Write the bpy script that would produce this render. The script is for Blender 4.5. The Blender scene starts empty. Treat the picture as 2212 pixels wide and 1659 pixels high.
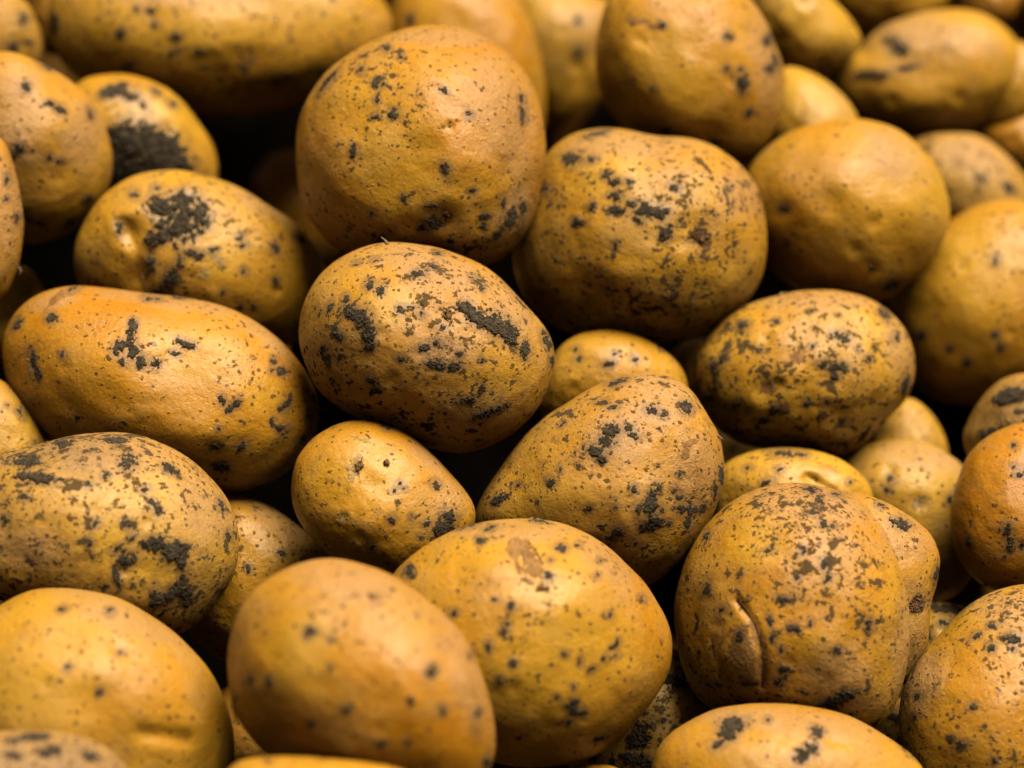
import bpy, bmesh, math, random
import numpy as np
from mathutils import Matrix, Vector, Quaternion

S = bpy.context.scene
COL = S.collection
R = math.radians

# ------------------------------------------------------------------ camera
PITCH = R(25)                      # the camera looks down on the heap
BETA = R(62)                       # angle between the view and the sloping face of the heap
FOCAL, SENSOR = 100.0, 36.0
W, H = 2212.0, 1659.0              # working units of the traced outlines
K = SENSOR / FOCAL / W             # slope per unit
D0 = 0.75                          # metres to the heap on the optical axis
HC = D0 * math.sin(PITCH)
CAM = Vector((0.0, -D0 * math.cos(PITCH), HC))
cd = bpy.data.cameras.new('camera'); cam = bpy.data.objects.new('camera', cd); COL.objects.link(cam)
cam.location = CAM
cam.rotation_euler = (math.pi / 2 - PITCH, 0, 0)
cd.lens = FOCAL; cd.sensor_width = SENSOR; cd.clip_start = 0.02; cd.clip_end = 50
cd.dof.use_dof = True; cd.dof.focus_distance = 0.700; cd.dof.aperture_fstop = 5.5
S.camera = cam
RIGHT = Vector((1, 0, 0)); UP = Vector((0, math.sin(PITCH), math.cos(PITCH))); BACK = Vector((0, -math.cos(PITCH), math.sin(PITCH)))
SLOPE = -BACK * math.cos(BETA) + UP * math.sin(BETA); NORM = BACK * math.sin(BETA) + UP * math.cos(BETA)

# ------------------------------------------------------------------ light
_L = RIGHT * .30 + UP * .86 + BACK * .46
SUN_AZ, SUN_EL = math.atan2(_L.x, _L.y), math.asin(_L.z / _L.length)      # azimuth clockwise from +Y (away from the camera)
w = bpy.data.worlds.new('World'); S.world = w; w.use_nodes = True
nt = w.node_tree; nt.nodes.clear()
sky = nt.nodes.new('ShaderNodeTexSky'); sky.sky_type = 'NISHITA'; sky.sun_disc = False
sky.sun_elevation = SUN_EL; sky.sun_rotation = SUN_AZ
sky.air_density = 0.6; sky.dust_density = 6.0; sky.ozone_density = 0.6
bg = nt.nodes.new('ShaderNodeBackground'); bg.inputs['Strength'].default_value = 0.032
wo = nt.nodes.new('ShaderNodeOutputWorld')
tn = nt.nodes.new('ShaderNodeMix'); tn.data_type = 'RGBA'; tn.blend_type = 'MULTIPLY'; tn.inputs[0].default_value = 1
tn.inputs[7].default_value = (1.0, .74, .46, 1)      # cloud-filtered light, warmer than a clear sky
nt.links.new(sky.outputs[0], tn.inputs[6]); nt.links.new(tn.outputs[2], bg.inputs[0]); nt.links.new(bg.outputs[0], wo.inputs[0])
sl = bpy.data.lights.new('sun', 'SUN'); so = bpy.data.objects.new('sun', sl); COL.objects.link(so)
sl.energy = 5.0; sl.angle = R(40); sl.color = (1.0, 0.95, 0.82)
sdir = Vector((math.sin(SUN_AZ) * math.cos(SUN_EL), math.cos(SUN_AZ) * math.cos(SUN_EL), math.sin(SUN_EL)))
so.rotation_euler = sdir.to_track_quat('Z', 'Y').to_euler(); so.location = sdir * 3
S.view_settings.view_transform = 'Standard'; S.view_settings.look = 'None'
S.view_settings.exposure = 0.66; S.view_settings.gamma = 1.0; S.view_settings.use_curve_mapping = False
S.render.engine = 'CYCLES'
S.cycles.use_denoising = True
S.cycles.max_bounces = 6; S.cycles.diffuse_bounces = 0

# ------------------------------------------------------------------ noise in numpy
_rng = np.random.RandomState(7)
_PERM = _rng.permutation(512); _VAL = _rng.rand(512) * 2 - 1
def _h(ix, iy, iz):
    return _VAL[_PERM[(_PERM[(_PERM[ix & 511] + iy) & 511] + iz) & 511]]
def vnoise(p):
    i = np.floor(p).astype(np.int64); f = p - i; f = f * f * f * (f * (f * 6 - 15) + 10)
    x, y, z = i[:, 0], i[:, 1], i[:, 2]; fx, fy, fz = f[:, 0], f[:, 1], f[:, 2]
    r = 0
    for dx in (0, 1):
        for dy in (0, 1):
            for dz in (0, 1):
                r = r + _h(x + dx, y + dy, z + dz) * (fx if dx else 1 - fx) * (fy if dy else 1 - fy) * (fz if dz else 1 - fz)
    return r
def fbm(p, oct=3, gain=0.5):
    a, s, r = 1.0, 1.0, 0
    for k in range(oct):
        r = r + a * vnoise(p * s + 17.3 * k); a *= gain; s *= 2.03
    return r

# ------------------------------------------------------------------ materials
class NT:
    def __init__(s, name):
        s.m = bpy.data.materials.new(name); s.m.use_nodes = True; s.t = s.m.node_tree; s.t.nodes.clear()
        s.out = s.n('ShaderNodeOutputMaterial')
    def n(s, t, **k):
        o = s.t.nodes.new(t)
        for a, b in k.items(): setattr(o, a, b)
        return o
    def put(s, v, sock):
        if isinstance(v, (int, float)): sock.default_value = v
        elif isinstance(v, tuple): sock.default_value = v if len(v) != 3 or sock.type == 'VECTOR' else (*v, 1)
        else: s.t.links.new(v, sock)
    def math(s, op, a, b=0.0, c=0.0, clamp=False):
        o = s.n('ShaderNodeMath', operation=op); o.use_clamp = clamp
        s.put(a, o.inputs[0]); s.put(b, o.inputs[1]); s.put(c, o.inputs[2]); return o.outputs[0]
    def mix(s, f, a, b):
        o = s.n('ShaderNodeMix', data_type='RGBA'); s.put(f, o.inputs[0]); s.put(a, o.inputs[6]); s.put(b, o.inputs[7]); return o.outputs[2]
    def noise(s, vec, scale, detail=3, rough=0.55, dist=0.0):
        o = s.n('ShaderNodeTexNoise'); s.put(vec, o.inputs['Vector'])
        o.inputs['Scale'].default_value = scale; o.inputs['Detail'].default_value = detail
        o.inputs['Roughness'].default_value = rough; o.inputs['Distortion'].default_value = dist
        return o.outputs['Fac']
    def vor(s, vec, scale, rnd=1.0):
        o = s.n('ShaderNodeTexVoronoi'); s.put(vec, o.inputs['Vector']); o.inputs['Scale'].default_value = scale
        o.inputs['Randomness'].default_value = rnd; return o.outputs
    def step(s, v, a, b, lo=0.0, hi=1.0):
        o = s.n('ShaderNodeMapRange', interpolation_type='SMOOTHSTEP')
        s.put(v, o.inputs[0]); s.put(a, o.inputs[1]); s.put(b, o.inputs[2]); s.put(lo, o.inputs[3]); s.put(hi, o.inputs[4])
        return o.outputs[0]

def skin_material():
    g = NT('potato_skin')
    oi = g.n('ShaderNodeObjectInfo')
    sep = g.n('ShaderNodeSeparateColor'); g.put(oi.outputs['Color'], sep.inputs[0])
    orange, speck, dust = sep.outputs[0], sep.outputs[1], sep.outputs[2]
    tc = g.n('ShaderNodeTexCoord')
    off = g.n('ShaderNodeCombineXYZ'); s1 = g.math('MULTIPLY', oi.outputs['Object Index'], 0.371)
    g.put(s1, off.inputs[0]); g.put(g.math('MULTIPLY', s1, 1.7), off.inputs[1]); g.put(g.math('MULTIPLY', s1, -0.6), off.inputs[2])
    va = g.n('ShaderNodeVectorMath', operation='ADD'); g.put(tc.outputs['Object'], va.inputs[0]); g.put(off.outputs[0], va.inputs[1])
    p = va.outputs[0]
    # base tones of the skin
    n1 = g.noise(p, 26, 3, .55); n2 = g.noise(p, 70, 4, .6, .4); n3 = g.noise(p, 420, 4, .65)
    f = g.math('ADD', g.math('MULTIPLY', orange, 1.0), g.math('MULTIPLY', g.math('SUBTRACT', n1, .5), 1.9), clamp=True)
    c = g.mix(f, (.48, .248, .018), (.41, .152, .0028))
    # russet, papery areas
    f2 = g.step(g.math('ADD', n2, g.math('MULTIPLY', dust, .34)), .52, .80)
    c = g.mix(g.math('MULTIPLY', f2, .50), c, (.33, .175, .045))
    f3 = g.step(n3, .48, .75)
    c = g.mix(g.math('MULTIPLY', f3, .30), c, (.26, .115, .018))
    ar = g.n('ShaderNodeAttribute', attribute_name='tan_area').outputs['Fac']; ay = g.n('ShaderNodeAttribute', attribute_name='yellow').outputs['Fac']
    ngr = g.noise(p, 160, 5, .7, .3)
    wy = g.step(g.math('ADD', ay, g.math('MULTIPLY', g.math('SUBTRACT', n2, .5), .9)), .15, .85)
    c = g.mix(g.math('MULTIPLY', wy, .50), c, (.48, .245, .012))
    wr = g.step(g.math('ADD', ar, g.math('MULTIPLY', g.math('SUBTRACT', ngr, .5), 1.3)), .25, .95)
    c = g.mix(g.math('MULTIPLY', wr, .62), c, (.38, .200, .070))  # tan areas set per potato, mostly tops and right sides
    # fine grain of the skin
    gr1 = g.noise(p, 1500, 3, .7)
    c = g.mix(g.math('MULTIPLY', g.step(gr1, .50, .72), .34), c, (.22, .105, .025))
    c = g.mix(g.math('MULTIPLY', g.step(gr1, .50, .30), .22), c, (.52, .32, .07))
    # brown-red rubbed spots
    n4 = g.noise(p, 120, 3, .6, .5)
    c = g.mix(g.math('MULTIPLY', g.step(n4, .62, .78), .5), c, (.19, .07, .014))
    # lenticels: small brown dots
    v1 = g.vor(p, 330); 
    r1 = g.n('ShaderNodeSeparateColor'); g.put(v1['Color'], r1.inputs[0])
    cl0 = g.noise(p, 38, 2, .5)
    keep = g.step(g.math('ADD', r1.outputs[0], g.math('MULTIPLY', g.math('SUBTRACT', cl0, .5), 1.0)), .55, .6)
    rad = g.math('ADD', g.math('MULTIPLY', r1.outputs[1], .16), .06)
    wob = g.math('MULTIPLY', g.math('SUBTRACT', g.noise(p, 1300, 2, .5), .5), .30)
    lent = g.math('MULTIPLY', g.math('SUBTRACT', 1.0, g.step(g.math('SUBTRACT', g.math('ADD', v1['Distance'], wob), rad), -.03, .05)), keep)
    c = g.mix(g.math('MULTIPLY', lent, .80), c, (.065, .028, .010))
    # soil specks: ragged flakes, clustered
    cl = g.noise(p, 30, 3, .6); 
    stain = g.n('ShaderNodeAttribute', attribute_name='stain').outputs['Fac']
    clm = g.math('ADD', g.math('MULTIPLY', stain, .014), g.math('ADD', g.math('MULTIPLY', g.math('SUBTRACT', cl, .5), .30), g.math('MULTIPLY', g.math('SUBTRACT', speck, .43), .16)))
    a1 = g.math('ADD', g.noise(p, 230, 5, .60, 0), clm)
    a2 = g.math('ADD', g.noise(p, 480, 3, .5, 0), g.math('MULTIPLY', clm, .9))
    a3 = g.math('ADD', g.noise(p, 1100, 3, .6), g.math('MULTIPLY', clm, .6))
    d1 = g.step(a1, .655, .700); d2 = g.step(a2, .655, .700); d3 = g.step(a3, .665, .71)
    v4 = g.vor(p, 620); r4 = g.n('ShaderNodeSeparateColor'); g.put(v4['Color'], r4.inputs[0])
    kp4 = g.step(g.math('ADD', r4.outputs[0], g.math('MULTIPLY', clm, 3.2)), .68, .72)
    wb4 = g.math('MULTIPLY', g.math('SUBTRACT', g.noise(p, 2200, 2, .5), .5), .5)
    dt4 = g.math('MULTIPLY', g.math('SUBTRACT', 1.0, g.step(g.math('ADD', v4['Distance'], wb4), g.math('MULTIPLY', r4.outputs[1], .30), g.math('ADD', g.math('MULTIPLY', r4.outputs[1], .30), .10))), kp4)
    soil = g.math('MAXIMUM', d1, g.math('MAXIMUM', g.math('MULTIPLY', d2, .95), g.math('MAXIMUM', g.math('MULTIPLY', d3, .7), g.math('MULTIPLY', dt4, .85))))
    halo = g.step(a1, .58, .67)
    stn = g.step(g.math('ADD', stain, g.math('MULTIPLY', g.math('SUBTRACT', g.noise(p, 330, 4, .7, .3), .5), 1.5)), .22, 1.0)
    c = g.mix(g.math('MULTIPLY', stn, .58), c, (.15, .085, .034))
    c = g.mix(g.math('MULTIPLY', halo, .35), c, (.13, .065, .018))
    sc = g.mix(g.noise(p, 900, 3, .6), (.018, .012, .006), (.085, .058, .031))
    c = g.mix(g.math('MULTIPLY', soil, .88), c, sc)
    # pale dust grains
    v3 = g.vor(p, 520); r3 = g.n('ShaderNodeSeparateColor'); g.put(v3['Color'], r3.inputs[0])
    gr = g.math('MULTIPLY', g.math('SUBTRACT', 1.0, g.step(v3['Distance'], .10, .20)), g.step(r3.outputs[0], .93, .94))
    c = g.mix(g.math('MULTIPLY', gr, .55), c, (.36, .25, .14))
    # relief
    h = g.math('MULTIPLY', g.noise(p, 800, 4, .65), .00030)
    rdg = g.math('ABSOLUTE', g.math('SUBTRACT', g.noise(p, 300, 5, .7, .2), .5))
    h = g.math('ADD', h, g.math('MULTIPLY', g.math('MULTIPLY', rdg, g.math('ADD', wr, .15)), .0010))
    h = g.math('ADD', h, g.math('MULTIPLY', g.noise(p, 2600, 2, .6), .00007))
    h = g.math('ADD', h, g.math('MULTIPLY', n2, .0010))
    h = g.math('ADD', h, g.math('MULTIPLY', soil, .00028))
    h = g.math('SUBTRACT', h, g.math('MULTIPLY', lent, .00010))
    h = g.math('ADD', h, g.math('MULTIPLY', gr, .00025))
    b = g.n('ShaderNodeBump'); b.inputs['Strength'].default_value = .8; b.inputs['Distance'].default_value = 1.0
    g.put(h, b.inputs['Height'])
    bs = g.n('ShaderNodeBsdfPrincipled')
    g.put(c, bs.inputs['Base Color']); g.put(b.outputs[0], bs.inputs['Normal'])
    ro = g.math('ADD', g.math('MULTIPLY', n3, .30), .24)
    ro = g.math('ADD', ro, g.math('MULTIPLY', soil, .4)); ro = g.math('ADD', ro, g.math('MULTIPLY', f2, .14), clamp=True)
    g.put(ro, bs.inputs['Roughness'])
    g.put(g.math('SUBTRACT', .36, g.math('MULTIPLY', soil, .33)), bs.inputs['Specular IOR Level'])
    bs.inputs['Subsurface Weight'].default_value = .0
    bs.inputs['Subsurface Radius'].default_value = (1.0, .5, .15); bs.inputs['Subsurface Scale'].default_value = .002
    bs.inputs['Sheen Weight'].default_value = .0; bs.inputs['Sheen Roughness'].default_value = .5
    bs.inputs['Sheen Tint'].default_value = (1, .85, .7, 1)
    g.put(bs.outputs[0], g.out.inputs[0]); return g.m

def rough_material(name, c1, c2, c3, s1, s2, bump, rough):
    g = NT(name); tc = g.n('ShaderNodeTexCoord'); p = tc.outputs['Object']
    c = g.mix(g.step(g.noise(p, s1, 4, .65), .35, .65), c1, c2)
    c = g.mix(g.step(g.noise(p, s2, 3, .6), .60, .72), c, c3)
    bs = g.n('ShaderNodeBsdfPrincipled'); g.put(c, bs.inputs['Base Color'])
    b = g.n('ShaderNodeBump'); b.inputs['Strength'].default_value = .9; b.inputs['Distance'].default_value = 1.0
    g.put(g.math('MULTIPLY', g.noise(p, s2, 5, .7), bump), b.inputs['Height']); g.put(b.outputs[0], bs.inputs['Normal'])
    bs.inputs['Roughness'].default_value = rough; bs.inputs['Specular IOR Level'].default_value = .12
    g.put(bs.outputs[0], g.out.inputs[0]); return g.m

M_SKIN = skin_material()
M_SOIL = rough_material('dried_soil', (.036, .025, .014), (.085, .062, .036), (.16, .12, .072), 600, 1700, .0009, .95)
M_EYE = rough_material('corky_eye', (.11, .05, .018), (.24, .125, .055), (.04, .02, .010), 500, 1100, .0009, .75)
M_SCAR = rough_material("peeled_skin", (.20, .088, .022), (.30, .155, .045), (.08, .032, .010), 260, 900, .0006, .5)
M_CORK = rough_material('pale_scurf', (.31, .18, .045), (.38, .25, .10), (.15, .07, .02), 500, 1200, .0006, .65)
M_HAIR = rough_material('dry_root', (.24, .14, .06), (.30, .19, .09), (.12, .06, .025), 500, 1500, .0003, .8)
M_CRACK = rough_material('dark_crack', (.035, .014, .005), (.06, .026, .010), (.02, .01, .004), 500, 1500, .0004, .8)
M_GROUND = rough_material('shade_black_earth', (.0035, .0022, .0013), (.006, .004, .0025), (.009, .006, .004), 60, 300, .002, 1.0)  # earth colour taken near black, so the shade of the gaps is painted in
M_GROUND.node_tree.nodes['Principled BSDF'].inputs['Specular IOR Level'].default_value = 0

# ------------------------------------------------------------------ potatoes, back to front
P = []
def potato(key, pts, tone, label, dz=0.0, cf=1.0, tilt=(0, 0), sharp=False, dents=(), grooves=(), soil=(), eyes=(), scars=(), cork=(), lobes=()):
    P.append(dict(key=key, pts=pts, tone=tone, label=label, dz=dz, cf=cf, tilt=tilt, sharp=sharp,
                  dents=dents, grooves=grooves, soil=soil, eyes=eyes, scars=scars, cork=cork, lobes=lobes))

potato('hollow', [(540,430),(556,370),(610,325),(680,330),(740,380),(765,470),(750,545),(690,590),(610,580),(555,520)], (.7,.4,.3),
    'shadowed potato deep in the black hollow left of the tallest upright potato', dz=-.085)
potato('corner_strip', [(75,-60),(62,0),(66,60),(90,110),(125,120),(160,60),(160,-30),(130,-90)], (.9,.3,.3),
    'narrow orange strip of potato between the top left corner potato and the long one', dz=-.01)
potato('corner_tl', [(51,0),(74,35),(90,80),(92,130),(70,180),(20,210),(-50,200),(-105,130),(-110,40),(-70,-40),(-10,-50)], (.25,.6,.7),
    'tan spotted potato cut off by the top left corner of the picture', soil=[[(47,39,7,14)],[(30,100,9,12)],[(60,90,7,5)]], dz=.0)
potato('corner_tr', [(2150,-40),(2163,5),(2185,45),(2215,80),(2270,100),(2320,50),(2330,-30),(2290,-100),(2200,-110)], (.9,.2,.1),
    'blurred orange potato cut off by the top right corner of the picture')
potato('corner_tr_dark', [(2050,-60),(2060,0),(2090,50),(2140,70),(2190,40),(2200,-30),(2150,-90),(2090,-100)], (.8,.3,.4),
    'shaded brown potato in the dark gap beside the top right corner potato', dz=-.05)
potato('green_top', [(1800,-30),(1812,30),(1850,75),(1920,92),(2000,66),(2048,10),(2050,-50),(1990,-100),(1900,-110),(1830,-80)], (.45,.15,.0),
    'blurred greenish yellow potato cut by the top edge, third from the top right corner')
potato('knobbly', [(1800,122),(1848,117),(1871,86),(1914,52),(1973,32),(2043,20),(2090,22),(2141,41),(2180,74),(2205,112),(2205,160),(2180,210),(2140,255),(2100,285),(2065,298),(2010,300),(1940,290),(1845,262),(1798,232),(1772,190),(1776,150)], (.35,.25,.35),
    'knobbly potato with dark smudges of soil near the top right corner', soil=[[(1925,88,16,12,20),(1943,104,20,16,40)],[(1887,160,34,9,0)],[(1961,145,30,5,-5)]],
    lobes=[dict(back=30, pts=[(2098,270),(2090,220),(2105,160),(2140,110),(2190,90),(2240,120),(2260,190),(2240,260),(2190,300),(2130,305)])], dents=[(2070,290,24,10)])
potato('pale_top', [(1797,0),(1828,31),(1852,66),(1860,94),(1840,128),(1805,156),(1770,176),(1720,178),(1660,140),(1630,80),(1620,10),(1640,-40),(1700,-60),(1760,-40)], (.1,.2,.3),
    'pale blurred potato with a pointed right end, touching the top edge', eyes=[(1776,142,12,10)], dents=[(1776,142,14,5)])
potato('pale_mid', [(1640,200),(1692,145),(1739,152),(1778,172),(1817,205),(1846,245),(1860,300),(1830,350),(1760,370),(1680,360),(1630,300)], (.05,.05,.3),
    'clean pale beige potato wedged between the egg shaped one and the knobbly one')
potato('lump_right_edge', [(2108,288),(2125,266),(2160,246),(2212,228),(2270,240),(2310,290),(2310,350),(2270,400),(2212,396),(2165,364),(2130,320)], (.65,.05,.0),
    'smooth yellow potato at the right edge just under the knobbly one')
potato('spotted_right', [(1960,330),(1989,294),(2051,286),(2110,291),(2153,318),(2188,350),(2220,400),(2230,460),(2190,510),(2110,520),(2020,490),(1970,420)], (.1,.5,.7),
    'pale brown speckled potato near the right edge behind the round smooth one', soil=[[(2180,408,14,7,30)],[(2118,385,10,6)]])
potato('sliver_top', [(1270,-60),(1285,2),(1330,12),(1380,0),(1390,-60),(1330,-100)], (.9,.2,.1),
    'orange potato barely showing at the top edge beside the egg shaped upright one', dz=-.01)
potato('shade_top', [(1105,-20),(1100,100),(1120,220),(1175,310),(1235,290),(1305,200),(1335,110),(1338,30),(1314,2),(1262,-12),(1180,-30)], (.15,.25,.35),
    'pale shaded potato at the top edge, left neighbour of the egg shaped one', soil=[[(1249,110,10,9)],[(1249,45,9,9)]], dz=-.005)
potato('behind_top', [(840,10),(835,80),(850,180),(900,270),(1000,330),(1100,340),(1162,310),(1179,234),(1174,156),(1156,78),(1121,0),(1060,-60),(980,-80),(890,-50)], (.7,.12,.2),
    'smooth orange potato behind the tallest upright potato at the top edge', soil=[[(889,44,7,9)]])
potato('long_top', [(113,0),(108,60),(127,129),(180,182),(260,217),(350,238),(450,246),(550,242),(650,220),(740,190),(820,140),(857,92),(861,52),(834,0),(760,-62),(600,-105),(420,-120),(250,-100),(150,-60)], (.3,.55,.15),
    'very long yellow potato lying across the top left of the picture', soil=[[(330,27,10,8)],[(387,80,12,7)],[(301,23,6,7)],[(273,74,9,12,20)],[(287,141,16,10)],[(617,164,8,7)],[(697,156,10,6)],[(121,55,10,22)],[(340,55,8,5)],[(597,170,7,5)],[(430,108,6,5)],[(376,112,6,5)]],
    scars=[[(541,125,7,22,5)]])
potato('egg', [(1316,0),(1294,78),(1287,137),(1294,195),(1316,238),(1370,290),(1450,332),(1540,354),(1605,358),(1652,322),(1681,265),(1694,200),(1690,140),(1674,98),(1653,45),(1621,0),(1560,-45),(1470,-60),(1380,-45)], (.5,.22,.15),
    'egg shaped upright yellow potato cut by the top edge, one black dirt spot low right', soil=[[(1602,178,13,20)],[(1571,80,10,10,20)],[(1672,133,6,18,-20)],[(1657,90,9,12)],[(1618,242,8,7)],[(1442,277,9,8)],[(1543,305,12,8)],[(1432,57,8,7)],[(1660,150,10,10)],[(1596,150,6,6)],[(1567,148,7,6)],[(1415,190,6,6)]],
    scars=[[(1380,48,26,8,5),(1420,60,20,8)]], dents=[(1400,60,34,7)], dz=.012)
potato('big_right', [(2060,470),(2130,438),(2200,434),(2270,470),(2310,560),(2310,680),(2270,790),(2200,852),(2120,874),(2040,870),(1985,837),(1940,770),(1915,690),(1930,610),(1985,530)], (.45,.25,.15),
    'large smooth blurred yellow potato at the right edge below the speckled brown one', soil=[[(1993,721,12,9)],[(2150,721,8,8)],[(2055,750,7,6)],[(2150,565,6,10)],[(2090,780,8,7)],[(2160,745,7,8)]])
potato('round_smooth', [(1608,378),(1621,357),(1653,322),(1692,293),(1739,272),(1801,259),(1856,258),(1903,268),(1950,288),(1992,326),(2022,363),(2040,410),(2048,461),(2039,508),(2012,555),(1973,598),(1934,632),(1903,652),(1850,657),(1780,645),(1710,620),(1655,570),(1620,500),(1600,430)], (.4,.15,.3),
    'large round smooth blurred potato in the upper right with hardly any dirt', soil=[[(1696,449,12,9)],[(1926,613,22,9,-20)],[(1702,527,6,6)]], eyes=[(1883,578,11,9)],
    dents=[(1790,430,26,6),(1698,455,20,5),(1883,578,14,4)])
potato('flaky_dark', [(1440,780),(1480,740),(1540,735),(1575,800),(1560,900),(1500,960),(1440,930),(1425,850)], (.7,.4,.4),
    'potato almost lost in shadow between the small half hidden one and the dotted right one', dz=-.035)
potato('wedge', [(1900,900),(1935,868),(1970,860),(2012,893),(2038,940),(2048,985),(2030,1030),(1980,1050),(1920,1040),(1880,980)], (.2,.2,.3),
    'shaded plain potato peeking out below the right end of the dotted potato', dz=-.03)
potato('stub_right', [(2082,955),(2090,918),(2110,878),(2133,848),(2168,818),(2212,806),(2270,806),(2330,850),(2340,940),(2290,1020),(2200,1050),(2120,1030)], (.35,.7,.6),
    'brown potato smeared with black soil at the right edge', soil=[[(2192,854,40,16,-10),(2170,866,24,12)],[(2141,935,26,12,-20)],[(2203,890,12,6)],[(2205,952,12,10)]], dz=-.01)
potato('greenish_low', [(1260,1500),(1330,1430),(1420,1398),(1500,1420),(1560,1480),(1580,1560),(1550,1650),(1470,1720),(1350,1740),(1250,1700),(1220,1600)], (.0,.7,.0),
    'shaded olive potato caked with black soil in the gap at the bottom, right of centre', sharp=True, soil=[[(1382,1586,22,30),(1370,1600,16,18)],[(1375,1638,36,18),(1400,1650,16,16)],[(1457,1472,34,12,30)],[(1432,1555,8,8)],[(1428,1608,8,14)],[(1395,1540,7,5)]], dz=-.02)
potato('nook', [(1880,1560),(1930,1510),(1990,1525),(2010,1600),(1980,1680),(1900,1690),(1860,1630)], (.5,.9,.5),
    'dirt covered potato in the dark nook between the two lowest right potatoes', dz=-.025, soil=[[(1940,1550,20,10)]])
potato('knob_pale', [(1800,1030),(1825,991),(1856,965),(1895,953),(1953,950),(2012,960),(2051,982),(2088,1015),(2112,1080),(2120,1160),(2100,1240),(2050,1290),(1980,1290),(1900,1220),(1840,1150),(1805,1090)], (.15,.25,.55),
    'pale tan potato with a pinkish knobbly eye, behind the large lobed one', cork=[(1985,1088,22,14)], soil=[[(1926,1034,8,7)],[(1918,1058,5,5)],[(2052,1080,7,9)],[(1985,1085,5,5)]],
    lobes=[dict(back=-52, cf=.8, pts=[(1985,1110),(1995,1080),(2025,1070),(2055,1085),(2062,1115),(2045,1145),(2010,1150)])], dents=[(1926,1020,14,6),(1985,1085,16,6)], dz=-.012)
potato('grubby_gap', [(1960,1340),(2000,1306),(2050,1302),(2100,1320),(2140,1370),(2150,1440),(2110,1500),(2040,1520),(1980,1480),(1950,1410)], (.1,.85,.2),
    'greenish potato with a crumbly soil crust in the gap behind the lower right potatoes', soil=[[(2035,1312,28,10,5),(2062,1318,24,10,10)],[(2039,1347,12,6)],[(2010,1372,5,12)]], dz=-.02)
potato('under_left', [(-60,600),(0,570),(43,572),(78,600),(99,650),(90,720),(40,770),(-30,770),(-80,700)], (.0,.15,.2),
    'dull greenish potato in shade at the left edge between two larger ones', dz=-.03)
potato('soil_plug', [(168,184),(203,166),(250,161),(297,165),(344,183),(383,210),(418,248),(447,289),(466,332),(472,375),(460,430),(420,470),(350,490),(270,480),(200,440),(155,370),(140,290),(145,225)], (.3,.3,.1),
    'yellow potato with a large thick cake of dark soil on its face, upper left', soil=[[(290,305,62,46,0),(345,345,76,56,32),(265,370,52,55),(330,320,70,48,20),(400,385,36,26,40)],[(250,200,30,12,-22),(232,206,14,8)],[(283,210,19,12)],[(369,225,12,7,30)],[(311,228,6,10,-20)],[(335,200,14,6,30)]], dz=-.012)
potato('left_round', [(0,111),(39,116),(78,132),(117,152),(156,177),(190,205),(213,240),(231,285),(241,336),(239,375),(230,414),(207,453),(176,485),(137,509),(94,524),(50,524),(0,505),(-60,440),(-90,340),(-80,220),(-40,140)], (.35,.3,.45),
    'round tan potato with two grey soil crumbs at the left edge', soil=[[(57,195,11,12)],[(124,236,17,9,30),(106,226,10,7)],[(40,322,13,9,-10),(28,336,9,7)],[(98,147,16,4,25)],[(86,480,12,6,20)],[(62,475,9,5)],[(188,428,10,6,-40)],[(150,480,14,8,-30)],[(127,346,9,5)],[(58,452,6,5)],[(193,245,5,12,-20)],[(105,338,8,6)]], dz=.004)
potato('left_edge', [(0,293),(16,324),(31,371),(43,422),(50,477),(47,523),(41,562),(27,601),(5,645),(-60,660),(-130,600),(-150,480),(-120,360),(-60,290)], (.6,.4,.3),
    'orange brown potato cut in half by the left edge above the long yellow one', soil=[[(14,386,5,12)],[(36,467,5,6)],[(12,430,4,4)]], dz=.01)
potato('grainy_mid', [(1179,330),(1210,301),(1250,281),(1300,274),(1350,279),(1390,291),(1420,298),(1472,298),(1519,308),(1555,327),(1598,361),(1627,396),(1647,443),(1656,500),(1653,559),(1637,609),(1614,647),(1582,674),(1543,704),(1496,727),(1440,740),(1370,741),(1290,735),(1210,712),(1150,667),(1113,605),(1107,530),(1130,450),(1155,380)], (.4,.75,.3),
    'large speckled potato with a brown corky eye right of centre, beside the tallest upright one', sharp=True,
    soil=[[(1238,348,22,14)],[(1281,350,12,7)],[(1332,426,18,7,5)],[(1363,443,9,8)],[(1400,455,22,13,5),(1425,460,20,15,5)],[(1330,457,18,10)],[(1437,504,13,18,15)],[(1457,408,12,7,15)],[(1332,396,14,7)],[(1313,383,10,8)],[(1253,480,14,7)],[(1289,289,30,6,-15)],[(1390,442,8,5)],[(1332,530,5,8)],[(1283,447,6,10)],[(1360,398,6,7)],[(1183,407,8,6)],[(1380,478,12,5,30)],[(1570,408,5,4)]],
    eyes=[(1507,506,23,20,10)], dents=[(1507,504,34,9),(1410,600,60,-4)])
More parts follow.
